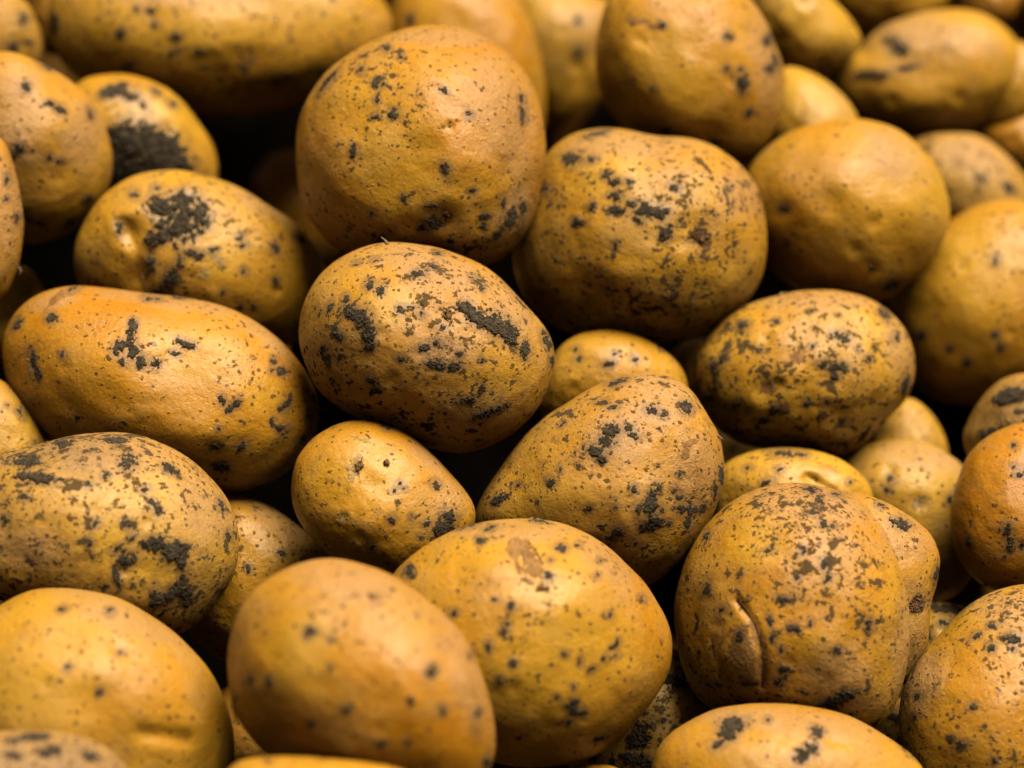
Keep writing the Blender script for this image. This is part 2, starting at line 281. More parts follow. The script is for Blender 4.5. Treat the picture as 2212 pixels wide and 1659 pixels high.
potato('tallest', [(641,371),(638,312),(648,254),(674,201),(703,156),(752,119),(801,91),(855,70),(894,62),(941,57),(996,61),(1043,75),(1084,101),(1123,141),(1150,182),(1170,242),(1177,300),(1175,355),(1165,414),(1152,466),(1127,512),(1090,553),(1054,574),(1000,582),(930,582),(850,575),(780,560),(727,535),(695,504),(664,461),(648,422)], (.6,.45,.35),
    'biggest upright potato above the centre with an eye low on its face', sharp=True,
    soil=[[(716,176,32,7,-50)],[(820,184,13,13)],[(818,219,5,8)],[(851,250,12,11,-30)],[(814,254,9,4,-20)],[(769,326,7,15)],[(961,363,7,12,-20)],[(957,201,8,5,20)],[(933,477,20,13),(914,486,10,9)],[(933,441,18,6)],[(1046,465,12,9)],[(1044,484,8,10)],[(1102,466,12,24,25)],[(1128,449,9,14,0)],[(1070,504,8,12,30)],[(1084,437,6,12)],[(1125,250,6,20)],[(1123,215,6,8)],[(783,158,8,7,-40)],[(836,111,9,5)],[(868,130,6,4)],[(875,424,6,8,-30)],[(1008,250,7,7)],[(808,456,5,5)],[(973,519,8,8)],[(825,510,9,8)],[(1015,408,8,4)],[(700,135,8,3,-40)]],
    eyes=[(964,465,15,13)], dents=[(964,465,26,12)], grooves=[([(900,140),(960,190),(1030,250),(1080,330)],12,-3.5),([(900,110),(960,300),(1010,500)],80,-14),([(1110,220),(1120,330),(1100,440)],45,7)], tilt=(0,-.1), dz=.008)
potato('dimple_left', [(164,566),(168,527),(184,484),(211,441),(246,406),(289,383),(336,371),(391,369),(441,380),(488,394),(539,418),(578,445),(625,473),(664,510),(695,553),(712,600),(708,660),(680,715),(630,745),(560,750),(450,735),(330,700),(230,660),(175,620)], (.25,.5,.15),
    'yellow potato with a black soil clod on top and a deep dimple', sharp=True,
    soil=[[(350,447,32,22,20),(398,440,34,27),(428,470,26,34),(385,490,46,36),(345,515,24,18,-30)],[(330,572,11,20)],[(371,600,16,26,30)],[(391,566,8,14)],[(414,547,14,8),(432,553,8,8)],[(295,424,10,8)],[(264,496,9,16)],[(340,410,9,5)],[(457,542,8,6,0)],[(525,530,7,6)],[(593,536,7,10,-20)],[(645,515,14,8,40)],[(516,513,8,5)],[(525,584,6,8)],[(592,605,6,8)],[(348,628,14,8)],[(547,663,6,5)],[(480,630,5,6)],[(520,663,6,6)]],
    cork=[(470,560,26,14,30),(440,590,14,16)], dents=[(288,505,26,17),(262,480,14,6),(300,600,24,10),(420,400,18,-6)], grooves=[([(283,490),(300,540),(310,600)],14,6)])
potato('long_left', [(6,768),(8,725),(23,686),(64,648),(109,628),(172,620),(242,623),(312,632),(391,641),(453,653),(508,673),(559,701),(602,732),(635,768),(661,807),(681,846),(689,885),(686,916),(675,952),(656,981),(625,1011),(578,1041),(523,1061),(470,1067),(400,1060),(310,1045),(210,1015),(120,965),(50,890),(18,825)], (.8,.3,.15),
    'long smooth golden potato on the left with a forked black soil mark', sharp=True,
    soil=[[(290,708,8,14),(286,735,10,22,8),(262,754,17,12,-40),(292,762,12,20,-30),(305,782,12,14,-30)],[(307,790,9,10)],[(270,784,6,8)],[(336,788,11,11)],[(400,745,22,8,20)],[(379,764,12,6)],[(117,690,13,12)],[(41,700,9,17,40)],[(76,775,8,22,-10),(86,805,7,20,-25)],[(475,865,6,12,-30),(488,882,8,9),(503,868,11,7,-45)],[(463,961,22,8,-15)],[(514,961,14,10,-40)],[(475,1006,20,12)],[(609,877,8,16,40)],[(601,922,13,7,-10)],[(582,909,5,10)],[(660,898,7,7)],[(586,780,6,8)],[(601,803,9,9)],[(582,801,6,6)],[(143,768,5,8)],[(320,643,11,6)],[(342,645,8,4)],[(391,640,20,4)],[(644,946,10,6,-35)],[(162,628,14,4,-20)],[(466,921,5,5)],[(168,902,8,5,-40)],[(382,978,5,7)],[(672,856,5,7)],[(553,1047,14,5,-15)],[(330,947,10,4,30)]],
    scars=[[(135,645,26,10,-35)]], cork=[(72,800,10,26,-15)], dents=[(450,960,18,3)])
potato('half_hidden', [(1172,830),(1193,775),(1218,741),(1253,722),(1300,713),(1347,716),(1390,731),(1430,752),(1460,780),(1480,810),(1488,850),(1470,900),(1400,940),(1300,950),(1210,930),(1165,890)], (.45,.35,.1),
    'small yellow potato with a tan scab, half hidden right behind the centre potatoes', soil=[[(1371,776,8,6)],[(1316,786,14,6,-15)],[(1250,775,7,6)],[(1246,756,6,5)],[(1328,765,7,5)]], eyes=[(1432,752,17,9,20)], dz=-.012)
potato('centre', [(643,721),(648,674),(664,635),(691,596),(730,562),(769,539),(824,524),(878,523),(933,531),(988,547),(1035,569),(1074,596),(1109,631),(1144,670),(1173,705),(1192,737),(1197,768),(1193,807),(1179,854),(1148,903),(1101,942),(1043,968),(988,976),(933,967),(880,947),(820,922),(762,895),(715,867),(680,832),(660,790),(648,760)], (.55,.6,.55),
    'rounded potato at the centre with two big crusts of soil beside a pinkish eye', sharp=True,
    soil=[[(765,677,22,13,20),(788,692,26,20,50),(800,722,15,24,0),(803,745,12,14)],[(1008,668,24,14,35),(1030,690,32,17,35),(1062,700,26,24),(1090,718,20,24,-10)],[(1125,754,12,19)],[(921,750,22,8,-15),(941,741,12,6)],[(800,618,10,11)],[(826,631,8,13,20)],[(904,594,14,8)],[(933,580,8,4,20)],[(945,549,9,4,30)],[(869,774,12,7)],[(750,647,9,6,-40)],[(736,725,8,17,-30)],[(867,672,9,8)],[(886,666,11,3)],[(980,791,12,9)],[(945,787,28,8,12)],[(1011,862,24,9,-15)],[(1054,885,42,8,-20)],[(1176,735,8,22,-25)],[(1189,776,6,16)],[(698,755,9,8)],[(804,819,12,7,20)],[(812,842,14,10)],[(1101,610,16,6,45)],[(1037,623,7,7,30)],[(910,680,5,5)],[(912,660,4,5)],[(717,665,5,14,25)],[(990,763,7,5)],[(1035,777,5,5)],[(1037,840,7,12,20)],[(772,570,9,3,-20)],[(810,563,8,3,-20)],[(955,708,8,6)],[(1018,600,6,3)]],
    eyes=[(968,682,11,17,-20)], cork=[(1062,700,20,22)], dents=[(968,684,22,7)], grooves=[([(950,640),(975,665),(1010,690)],20,-5)], dz=.012)
potato('dotted', [(1543,713),(1574,678),(1621,653),(1684,638),(1723,629),(1778,627),(1840,633),(1887,650),(1926,677),(1957,715),(1972,752),(1976,791),(1969,838),(1949,872),(1914,907),(1879,946),(1848,972),(1817,986),(1770,981),(1719,972),(1680,970),(1621,965),(1567,940),(1530,897),(1508,850),(1498,807),(1503,765),(1520,737)], (.35,.8,.25),
    'dotted yellow potato right of centre carrying one rectangular grey soil chip', sharp=True,
    soil=[[(1815,729,20,10,20)],[(1813,793,16,9),(1801,811,8,9)],[(1776,789,11,8),(1790,796,8,6)],[(1678,696,7,5)],[(1608,703,13,8)],[(1680,883,17,9,-35),(1655,908,16,9)],[(1744,869,8,7)],[(1565,776,6,14,20)],[(1907,680,10,16,-35)],[(1949,830,9,18,10)],[(1594,936,14,6)],[(1637,924,8,7)],[(1820,909,7,5)],[(1873,776,6,6)],[(1760,959,9,6)],[(1820,955,14,5)],[(1646,755,4,4)],[(1755,747,5,4)],[(1850,755,5,5)],[(1592,875,6,8)],[(1622,885,5,5)],[(1786,866,5,5)],[(1535,860,12,8,0)],[(1930,730,6,10)],[(1547,790,7,10,20)]],
    scars=[[(1664,834,18,16,30)],[(1719,774,16,12)]], dents=[(1662,842,24,9),(1719,772,20,4)])
potato('clean_yellow', [(1540,1055),(1556,1010),(1598,985),(1641,972),(1700,967),(1754,972),(1801,986),(1840,1007),(1868,1034),(1885,1068),(1880,1120),(1830,1170),(1740,1200),(1640,1190),(1560,1150),(1535,1100)], (.08,.3,.0),
    'flat bright lemon yellow potato with a crease, right of the potato with a beige shoulder', sharp=True,
    soil=[[(1692,981,30,8,0)],[(1735,983,10,5)],[(1660,1043,14,6,-15)],[(1686,1016,8,5)],[(1617,1012,9,4,-20)],[(1832,1042,5,4)],[(1550,1085,10,6)]],
    dents=[(1752,1040,18,10)], grooves=[([(1745,1030),(1765,1042),(1800,1062)],10,7)], dz=-.014)
potato('small_lemon', [(629,1072),(632,1026),(645,987),(664,960),(699,931),(742,912),(781,908),(820,913),(868,929),(910,959),(945,993),(980,1032),(1011,1069),(1027,1100),(1022,1140),(990,1190),(940,1230),(880,1254),(820,1247),(760,1229),(720,1205),(690,1178),(660,1147),(640,1112)], (.5,.4,.15),
    'small shiny yellow potato with a rough scurfy eye, just below the centre potato', sharp=True,
    soil=[[(952,1138,28,20,-40),(965,1120,18,16)],[(845,1121,9,8)],[(939,1047,8,11,-30)],[(836,922,13,6,20)],[(863,1045,6,4)],[(851,1060,5,4)],[(919,1131,7,6)],[(804,1179,8,7)],[(873,1056,4,3)],[(887,1115,4,3)],[(905,1158,4,4)]],
    cork=[(765,1014,14,32,28),(742,1118,16,12),(816,1104,9,11),(790,955,30,6,20)], eyes=[(775,1005,9,14,20),(835,1001,6,8,-20)], dents=[(800,975,20,4),(812,1010,22,-5)], dz=-.010)
potato('bottom_left_pocket', [(470,1500),(520,1470),(600,1500),(640,1580),(600,1650),(520,1670),(470,1640),(455,1560)], (.8,.5,.5),
    'brown potato in the dark pocket between the two biggest bottom left potatoes', dz=-.03)
potato('half_under', [(440,1092),(488,1066),(527,1073),(574,1092),(613,1115),(656,1146),(690,1174),(722,1207),(740,1270),(720,1340),(660,1400),(580,1440),(500,1430),(430,1390),(395,1320),(390,1220),(405,1140)], (.4,.5,.35),
    'finely freckled potato tucked under the big spotted one, left of the small shiny yellow one', sharp=True,
    soil=[[(659,1088,7,5),(621,1256,8,7)],[(682,1163,5,4)],[(606,1198,8,7)],[(536,1228,6,8)],[(555,1064,5,4)]], dz=-.006)
potato('shoulder', [(1019,1127),(1031,1094),(1046,1063),(1078,1020),(1097,990),(1128,950),(1164,914),(1199,888),(1238,861),(1277,837),(1324,818),(1371,807),(1414,808),(1453,817),(1486,834),(1508,862),(1525,893),(1544,924),(1556,952),(1562,995),(1567,1030),(1556,1065),(1545,1096),(1532,1127),(1508,1162),(1472,1208),(1433,1245),(1405,1262),(1350,1264),(1280,1252),(1180,1228),(1090,1192),(1035,1158)], (.45,.55,.55),
    'potato with a beige grainy shoulder and scattered soil flakes, leaning right near the centre', sharp=True,
    soil=[[(1320,934,19,12),(1312,953,18,14)],[(1287,976,24,12,20),(1297,990,13,10)],[(1355,928,10,6)],[(1364,940,9,6),(1374,948,7,4)],[(1406,891,14,8,10)],[(1431,901,7,6)],[(1478,883,16,13,40)],[(1300,873,14,6)],[(1324,883,12,4,-15)],[(1332,828,22,6,-15)],[(1193,1041,10,9,-30)],[(1082,1078,18,7,-30)],[(1404,1069,13,13),(1398,1088,15,12)],[(1417,1050,6,10)],[(1376,1096,8,11)],[(1406,1120,14,14),(1396,1132,20,10),(1418,1126,16,10)],[(1464,1073,9,7)],[(1453,1059,7,6)],[(1470,1096,18,9),(1492,1101,12,9)],[(1515,1096,8,12)],[(1367,1057,6,10)],[(1335,1145,12,12),(1322,1158,14,6)],[(1292,1163,8,5)],[(1371,1167,6,5)],[(1273,1097,7,5)],[(1484,1128,8,12)],[(1556,1026,8,24)],[(1542,1060,5,22)],[(1425,1098,6,6)],[(1464,1025,4,6)],[(1213,1016,4,7)],[(1158,908,7,3,-40)],[(1120,1047,6,4,-20)],[(1330,1092,6,3)],[(1440,1128,5,6)],[(1240,1140,5,4)],[(1216,918,9,3,-35)]],
    scars=[[(1484,960,20,8,-20),(1474,980,8,14)]], cork=[(1255,975,8,6)], grooves=[([(1290,850),(1350,845),(1430,862),(1500,900)],10,3.5),([(1290,870),(1360,862),(1430,880)],10,-3)], dents=[(1450,850,30,3)], dz=.008)
potato('lobed', [(1459,1325),(1463,1277),(1477,1228),(1496,1181),(1520,1143),(1547,1108),(1582,1079),(1629,1056),(1684,1043),(1723,1043),(1778,1050),(1836,1068),(1885,1100),(1925,1155),(1952,1230),(1965,1310),(1963,1390),(1950,1455),(1930,1515),(1908,1556),(1870,1582),(1800,1592),(1700,1587),(1600,1565),(1543,1536),(1514,1519),(1487,1472),(1471,1425),(1461,1372)], (.5,.65,.35),
    'large lobed potato at lower right with a curved growth crack and a stem scar', sharp=True,
    soil=[[(1752,1062,16,8,10)],[(1805,1072,14,5)],[(1535,1273,8,16,15)],[(1873,1347,7,12)],[(1813,1507,42,14,-25),(1790,1518,26,12)],[(1694,1441,13,10)],[(1684,1468,9,8)],[(1604,1374,9,12)],[(1621,1472,20,7)],[(1805,1402,9,8,-30)],[(1715,1355,16,8)],[(1754,1116,13,4)],[(1768,1089,11,9)],[(1778,1222,8,12)],[(1692,1296,16,6)],[(1735,1194,6,7)],[(1776,1138,7,8),(1796,1140,7,5)],[(1662,1195,9,4,-20)],[(1665,1340,5,12,-15),(1671,1375,5,10,-10)],[(1750,1345,4,7)],[(1722,1250,6,6)],[(1785,1250,6,8)],[(1856,1560,12,5)],[(1690,1400,5,7)],[(1565,1318,10,5,-20)],[(1530,1160,5,10,30)],[(1836,1540,5,8)]],
    lobes=[dict(back=62, pts=[(1760,1110),(1790,1062),(1836,1060),(1895,1075),(1942,1099),(1981,1123),(2013,1155),(2027,1183),(2031,1214),(2025,1253),(2013,1292),(2007,1343),(2004,1394),(1987,1433),(1963,1466),(1925,1500),(1870,1490),(1810,1430),(1770,1340),(1750,1220)],
        soil=[[(1942,1132,23,11,15)],[(2020,1238,5,20,15)],[(1984,1302,7,12)],[(1900,1092,10,5)]], eyes=[(1980,1302,22,22)], dents=[(1975,1300,26,6)])], scars=[[(1608,1400,26,50,0),(1618,1440,22,36),(1640,1370,10,40,-20),(1652,1430,8,50,0)]],
    grooves=[([(1600,1300),(1637,1352),(1651,1409),(1651,1476)],10,9),([(1620,1345),(1620,1400),(1608,1450)],24,-5),([(1548,1380),(1560,1450),(1590,1510)],12,5),
             ],
    dents=[], dz=.01)
potato('orange_right', [(2057,1127),(2059,1082),(2071,1034),(2090,986),(2121,951),(2160,926),(2212,912),(2270,920),(2330,970),(2360,1060),(2350,1160),(2300,1240),(2230,1282),(2170,1284),(2141,1274),(2110,1254),(2078,1214),(2061,1170)], (.95,.25,.2),
    'smooth deep orange potato at the right edge with a few black dirt specks', soil=[[(2178,1144,8,17)],[(2183,1174,11,18)],[(2207,1179,6,7)],[(2096,1171,7,10,-30)],[(2203,1026,9,7)],[(2190,965,6,4,-30)],[(2170,1200,7,5)],[(2190,1010,6,4)],[(2130,1262,8,5)]], dz=.006)
potato('scarred', [(840,1252),(867,1225),(910,1190),(964,1157),(1023,1134),(1082,1124),(1144,1121),(1199,1130),(1250,1147),(1300,1173),(1347,1211),(1390,1251),(1422,1296),(1446,1343),(1454,1386),(1451,1433),(1434,1480),(1404,1521),(1375,1560),(1336,1598),(1289,1628),(1238,1645),(1179,1654),(1121,1654),(1060,1640),(980,1590),(900,1510),(850,1400),(830,1310)], (.45,.35,.15),
    'large yellow potato at the bottom centre with a pinkish peeled scar near its top', sharp=True,
    soil=[[(1212,1187,11,10)],[(1181,1251,9,9)],[(1093,1366,10,8)],[(1097,1350,6,6)],[(1060,1396,7,13)],[(1111,1429,8,9)],[(1082,1466,8,8)],[(1234,1519,13,15),(1246,1534,15,9)],[(1226,1554,10,8)],[(888,1236,12,14)],[(1058,1146,14,5,-25)],[(1015,1137,20,5,-15)],[(1162,1122,22,7,5)],[(986,1327,9,7)],[(1322,1396,9,6,-20),(1330,1388,5,8)],[(1328,1415,5,4)],[(1302,1421,7,6)],[(1277,1443,13,5,-35)],[(1216,1411,7,6)],[(1293,1593,15,5,-15)],[(1384,1294,6,6)],[(1107,1314,7,8)],[(1039,1173,9,8,30)],[(1285,1249,5,5)],[(1073,1300,10,3)],[(1246,1180,7,4)],[(1188,1216,5,6)],[(1310,1330,6,4,-30)],[(1250,1428,4,8,20)],[(1292,1215,4,4)],[(1235,1480,4,6)],[(1200,1500,5,4)]],
    scars=[[(1112,1194,22,24),(1130,1182,26,16,40),(1146,1215,18,38,-20),(1152,1244,24,18)],[(1118,1225,6,30,-20),(1140,1262,16,8,20)]], eyes=[(1168,1276,17,9,10)], dents=[(1150,1225,26,4),(1170,1276,12,4),(1262,1532,22,3)], dz=.004)
potato('left_mid', [(0,819),(23,837),(51,868),(74,900),(90,932),(102,970),(95,1015),(50,1060),(-30,1080),(-110,1040),(-140,950),(-110,860),(-50,815)], (.3,.25,.45),
    'pale tan potato at the left edge between the long golden and big spotted ones', soil=[[(42,893,6,12,-30)],[(76,962,5,8)]], dz=.008)
potato('spotted_big', [(-60,1010),(0,984),(39,974),(98,958),(156,942),(219,933),(273,933),(324,947),(375,970),(414,994),(450,1030),(478,1061),(501,1104),(513,1148),(516,1195),(509,1237),(493,1269),(461,1310),(426,1345),(392,1370),(340,1377),(260,1368),(160,1342),(60,1310),(-20,1280),(-80,1220),(-110,1140),(-100,1060)], (.3,.95,.6),
    'big brown spotted potato with a hooked soil mark around a clean yellow patch', sharp=True,
    soil=[[(330,1172,26,13),(368,1185,34,16),(385,1203,15,28),(370,1193,24,18)],[(270,1206,20,17,-35)],[(367,1281,32,13,-30),(391,1280,17,20),(340,1294,20,15),(396,1300,8,14)],[(250,1245,6,25,-15)],[(270,1132,8,10,-30)],[(205,1130,8,8)],[(324,1089,10,8,40),(336,1103,8,8)],[(281,1163,16,5,-40)],[(250,1183,14,5,-40)],[(98,1038,36,11,5),(60,1030,20,9)],[(66,1000,30,12)],[(137,962,26,9)],[(273,1002,20,18)],[(250,950,28,8)],[(363,1018,22,8,30)],[(473,1092,6,16,-20)],[(227,1030,9,9)],[(195,1171,8,7)],[(388,1242,6,9)],[(190,1050,7,6)],[(310,1060,10,7)],[(20,1120,9,7)],[(490,1160,6,12)],[(60,1075,10,6)],[(10,1290,12,8)],[(330,1258,5,5)]], dz=.022, dents=[(320,1230,40,2)])
potato('bottom_yellow_right', [(1946,1589),(1944,1550),(1952,1503),(1968,1460),(1991,1425),(2015,1390),(2047,1353),(2078,1319),(2121,1287),(2168,1268),(2212,1260),(2262,1266),(2315,1310),(2362,1420),(2372,1560),(2330,1680),(2250,1770),(2140,1800),(2040,1770),(1975,1700),(1953,1632)], (.4,.65,.2),
    'tall speckled yellow potato in the bottom right corner', soil=[[(2186,1384,20,10)],[(2141,1402,10,9)],[(2110,1378,9,6,-20)],[(2104,1527,9,8)],[(2080,1609,12,9)],[(2145,1355,11,5)],[(2188,1404,6,5)],[(1985,1550,6,5)],[(2150,1640,6,5)],[(1990,1510,6,8)]], dz=.004, sharp=True)
potato('bottom_plain', [(497,1468),(494,1413),(500,1361),(519,1306),(551,1271),(594,1240),(641,1217),(695,1207),(742,1211),(793,1224),(840,1240),(890,1272),(941,1314),(980,1354),(1013,1402),(1037,1448),(1053,1499),(1064,1546),(1069,1589),(1066,1628),(1052,1675),(1015,1710),(950,1732),(850,1732),(740,1705),(640,1665),(578,1630),(543,1595),(519,1560),(504,1519)], (.75,.2,.45),
    'plain amber potato at the bottom edge, left neighbour of the scarred one', sharp=True, soil=[[(674,1366,12,9),(668,1376,6,8)],[(588,1470,9,10)],[(545,1468,6,8)],[(750,1529,11,6)],[(676,1560,7,6)],[(925,1452,12,16)],[(949,1534,7,9)],[(822,1601,9,6)],[(877,1597,6,7)],[(716,1386,6,5)],[(716,1442,5,5)],[(1023,1540,7,10)],[(1050,1645,7,12)],[(1012,1420,4,7)]],
    eyes=[(882,1508,9,11)], dents=[(960,1400,50,5)], grooves=[([(960,1390),(1000,1470),(1020,1560)],14,-5)], dz=.016)
potato('bottom_yellow', [(0,1312),(31,1288),(70,1274),(125,1273),(176,1279),(234,1291),(289,1315),(344,1350),(391,1389),(431,1429),(458,1472),(481,1515),(495,1558),(501,1600),(503,1640),(495,1690),(450,1765),(350,1820),(200,1850),(50,1830),(-80,1760),(-150,1640),(-150,1500),(-100,1390),(-50,1335)], (.4,.2,.35),
    'blurred bright yellow potato filling the bottom left with a slit shaped eye', soil=[[(212,1500,8,8)],[(255,1418,6,6)],[(148,1448,7,7)],[(235,1330,9,7)],[(137,1324,10,7)]],
    grooves=[([(300,1585),(340,1592),(390,1600)],15,13)], dents=[(345,1610,26,-5)], dz=.022)
potato('bottom_speckled', [(1412,1650),(1432,1605),(1477,1571),(1524,1545),(1582,1529),(1641,1522),(1719,1524),(1778,1531),(1836,1549),(1887,1576),(1934,1604),(1973,1632),(1998,1665),(2010,1710),(1990,1780),(1900,1840),(1750,1870),(1600,1860),(1480,1810),(1415,1740)], (.5,.25,.45),
    'blurred potato with dark soil smudges rising from the bottom edge, right of centre', soil=[[(1585,1572,32,16,-15),(1578,1590,22,14)],[(1563,1609,24,8,-35)],[(1762,1585,16,14)],[(1735,1632,24,14,-20),(1750,1620,16,14)],[(1965,1620,26,7,35)],[(1660,1560,6,5)]], dz=.018)
potato('dusty_corner', [(-80,1592),(0,1579),(47,1580),(117,1583),(168,1592),(219,1612),(254,1636),(274,1664),(275,1720),(220,1800),(80,1850),(-60,1830),(-130,1750),(-130,1650)], (.1,.6,1.8),
    'greyish brown blurred potato in the bottom left corner', soil=[[(60,1596,44,9,-3)],[(110,1625,30,12)],[(30,1630,22,10)],[(190,1635,22,12,30)]], dz=.028)
potato('bottom_sliver', [(490,1665),(508,1646),(555,1636),(625,1634),(703,1639),(781,1644),(864,1654),(910,1700),(880,1800),(740,1850),(600,1840),(500,1790),(470,1720)], (.6,.2,.3),
    'potato showing only its top rim at the bottom edge beneath the plain amber one', dz=.022)
potato('bottom_tip', [(1200,1690),(1230,1661),(1280,1653),(1330,1657),(1370,1690),(1380,1760),(1300,1800),(1220,1770)], (.6,.2,.1),
    'tiny yellow tip of a potato at the bottom edge beneath the scarred one', dz=.01)


# tan (R, mostly tops and right sides) and bright yellow (Y) areas of skin: (x, y, rx, ry, rot, kind)
ZONES = {
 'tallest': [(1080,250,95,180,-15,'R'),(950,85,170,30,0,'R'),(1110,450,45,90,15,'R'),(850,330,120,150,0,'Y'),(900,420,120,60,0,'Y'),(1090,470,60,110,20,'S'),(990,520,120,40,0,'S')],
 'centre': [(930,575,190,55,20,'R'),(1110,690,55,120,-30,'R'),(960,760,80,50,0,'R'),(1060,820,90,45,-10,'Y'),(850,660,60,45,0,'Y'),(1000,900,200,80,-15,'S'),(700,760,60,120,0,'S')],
 'shoulder': [(1440,860,120,75,25,'R'),(1500,1010,70,130,0,'R'),(1330,960,80,60,0,'R'),(1180,1090,120,80,0,'Y')],
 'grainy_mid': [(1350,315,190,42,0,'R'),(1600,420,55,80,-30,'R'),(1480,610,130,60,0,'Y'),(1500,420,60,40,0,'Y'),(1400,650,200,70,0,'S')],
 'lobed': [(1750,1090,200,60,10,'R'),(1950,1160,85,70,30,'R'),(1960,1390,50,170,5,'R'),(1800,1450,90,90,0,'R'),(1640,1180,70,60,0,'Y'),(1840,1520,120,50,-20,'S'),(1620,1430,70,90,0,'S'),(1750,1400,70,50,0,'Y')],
 'scarred': [(1110,1150,170,36,0,'R'),(1310,1220,120,50,42,'R'),(1200,1420,200,110,0,'Y')],
 'bottom_plain': [(760,1260,220,60,15,'R'),(1000,1450,60,170,-18,'R'),(640,1420,100,100,0,'Y')],
 'spotted_big': [(230,985,230,60,0,'R'),(430,1100,80,120,-35,'R'),(60,1180,120,60,0,'R'),(328,1228,52,36,10,'Y'),(120,990,260,70,-5,'S')],
 'long_left': [(380,655,220,24,8,'R'),(570,725,95,30,38,'R'),(120,650,80,24,-15,'R'),(430,770,130,55,15,'Y'),(560,850,80,50,20,'Y')],
 'left_round': [(40,260,70,140,0,'R'),(180,300,60,100,0,'R')],
 'left_edge': [(10,450,70,160,0,'R')],
 'small_lemon': [(920,990,70,30,45,'R'),(970,1080,50,60,0,'R'),(780,1030,110,80,0,'Y')],
 'half_under': [(600,1130,120,40,35,'R')],
 'dotted': [(1780,650,190,32,0,'R'),(1940,760,38,100,-10,'R'),(1700,860,170,80,0,'Y')],
 'soil_plug': [(380,260,80,60,0,'Y')],
 'dimple_left': [(560,440,130,30,28,'R'),(680,560,40,70,-20,'R'),(470,540,80,60,0,'Y')],
 'bottom_yellow': [(260,1340,230,55,25,'R'),(90,1480,120,90,0,'Y')],
 'bottom_speckled': [(1700,1560,270,40,5,'R')],
 'bottom_yellow_right': [(2190,1320,110,60,0,'R'),(2000,1480,60,90,20,'R')],
 'knobbly': [(1990,75,160,55,10,'R'),(1930,250,110,40,0,'Y')],
 'egg': [(1650,120,45,170,-10,'R'),(1440,170,110,130,0,'Y')],
 'round_smooth': [(1930,340,110,60,40,'R'),(1870,480,130,110,0,'Y')],
 'big_right': [(2110,600,130,130,0,'Y')],
 'long_top': [(420,70,260,60,0,'Y'),(350,-20,300,40,0,'R')],
 'spotted_right': [(2100,340,130,60,25,'R')],
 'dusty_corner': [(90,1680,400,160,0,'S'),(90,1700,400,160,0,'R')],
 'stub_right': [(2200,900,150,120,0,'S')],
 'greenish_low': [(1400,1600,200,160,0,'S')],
 'knob_pale': [(1990,990,130,40,8,'R')],
}

# ------------------------------------------------------------------ outline -> solid
NTH = 360
TH = np.arange(NTH) / NTH * 2 * np.pi
def closed_spline(pts, n=12):
    p = np.array(pts, float); out = []
    m = len(p)
    for i in range(m):
        a, b, c, d = p[i - 1], p[i], p[(i + 1) % m], p[(i + 2) % m]
        for k in range(n):
            t = k / n
            out.append(.5 * ((2 * b) + (-a + c) * t + (2 * a - 5 * b + 4 * c - d) * t * t + (-a + 3 * b - 3 * c + d) * t ** 3))
    return np.array(out)
def prep(d, rnd):
    q = closed_spline(d['pts']); x, y = q[:, 0], -q[:, 1]
    x2, y2 = np.roll(x, -1), np.roll(y, -1); cr = x * y2 - x2 * y; A = cr.sum() / 2
    cx = ((x + x2) * cr).sum() / (6 * A); cy = ((y + y2) * cr).sum() / (6 * A)
    dx, dy = x - cx, y - cy
    th = np.arctan2(dy, dx) % (2 * np.pi); r = np.hypot(dx, dy); o = np.argsort(th); th, r = th[o], r[o]
    rr = np.interp(TH, np.concatenate([th - 2 * np.pi, th, th + 2 * np.pi]), np.tile(r, 3))
    F = np.fft.rfft(rr); kk = np.arange(len(F)); F *= np.exp(-(kk / 16.0) ** 2); rr = np.fft.irfft(F, NTH)
    # smooth (ellipse-like) radius for the middle of the body
    u, v = rr * np.cos(TH), rr * np.sin(TH)
    C = np.cov(np.stack([u, v])); ev, eV = np.linalg.eigh(C)
    F2 = np.fft.rfft(rr ** -2.0); F2[3:] = 0; F2[1] = 0
    re = np.maximum(np.fft.irfft(F2, NTH), 1e-9) ** -.5
    d['cx'], d['cy'] = cx, -cy; d['rr'] = rr; d['re'] = re
    b = math.sqrt(2 * ev[0]); a = math.sqrt(2 * ev[1])
    d['b'], d['a'] = b, a
    d['c'] = (b * .93 + .07 * a) * d['cf']
    d['sh'] = (d['tilt'][0] + rnd.uniform(-.12, .12), d['tilt'][1] + rnd.uniform(-.12, .12))
def rad(d, th, blend):
    t = (th % (2 * np.pi)) / (2 * np.pi) * NTH; i = np.floor(t).astype(int) % NTH; f = t - np.floor(t); j = (i + 1) % NTH
    A = d['rr'][i] * (1 - f) + d['rr'][j] * f; B = d['re'][i] * (1 - f) + d['re'][j] * f
    return B + (A - B) * blend
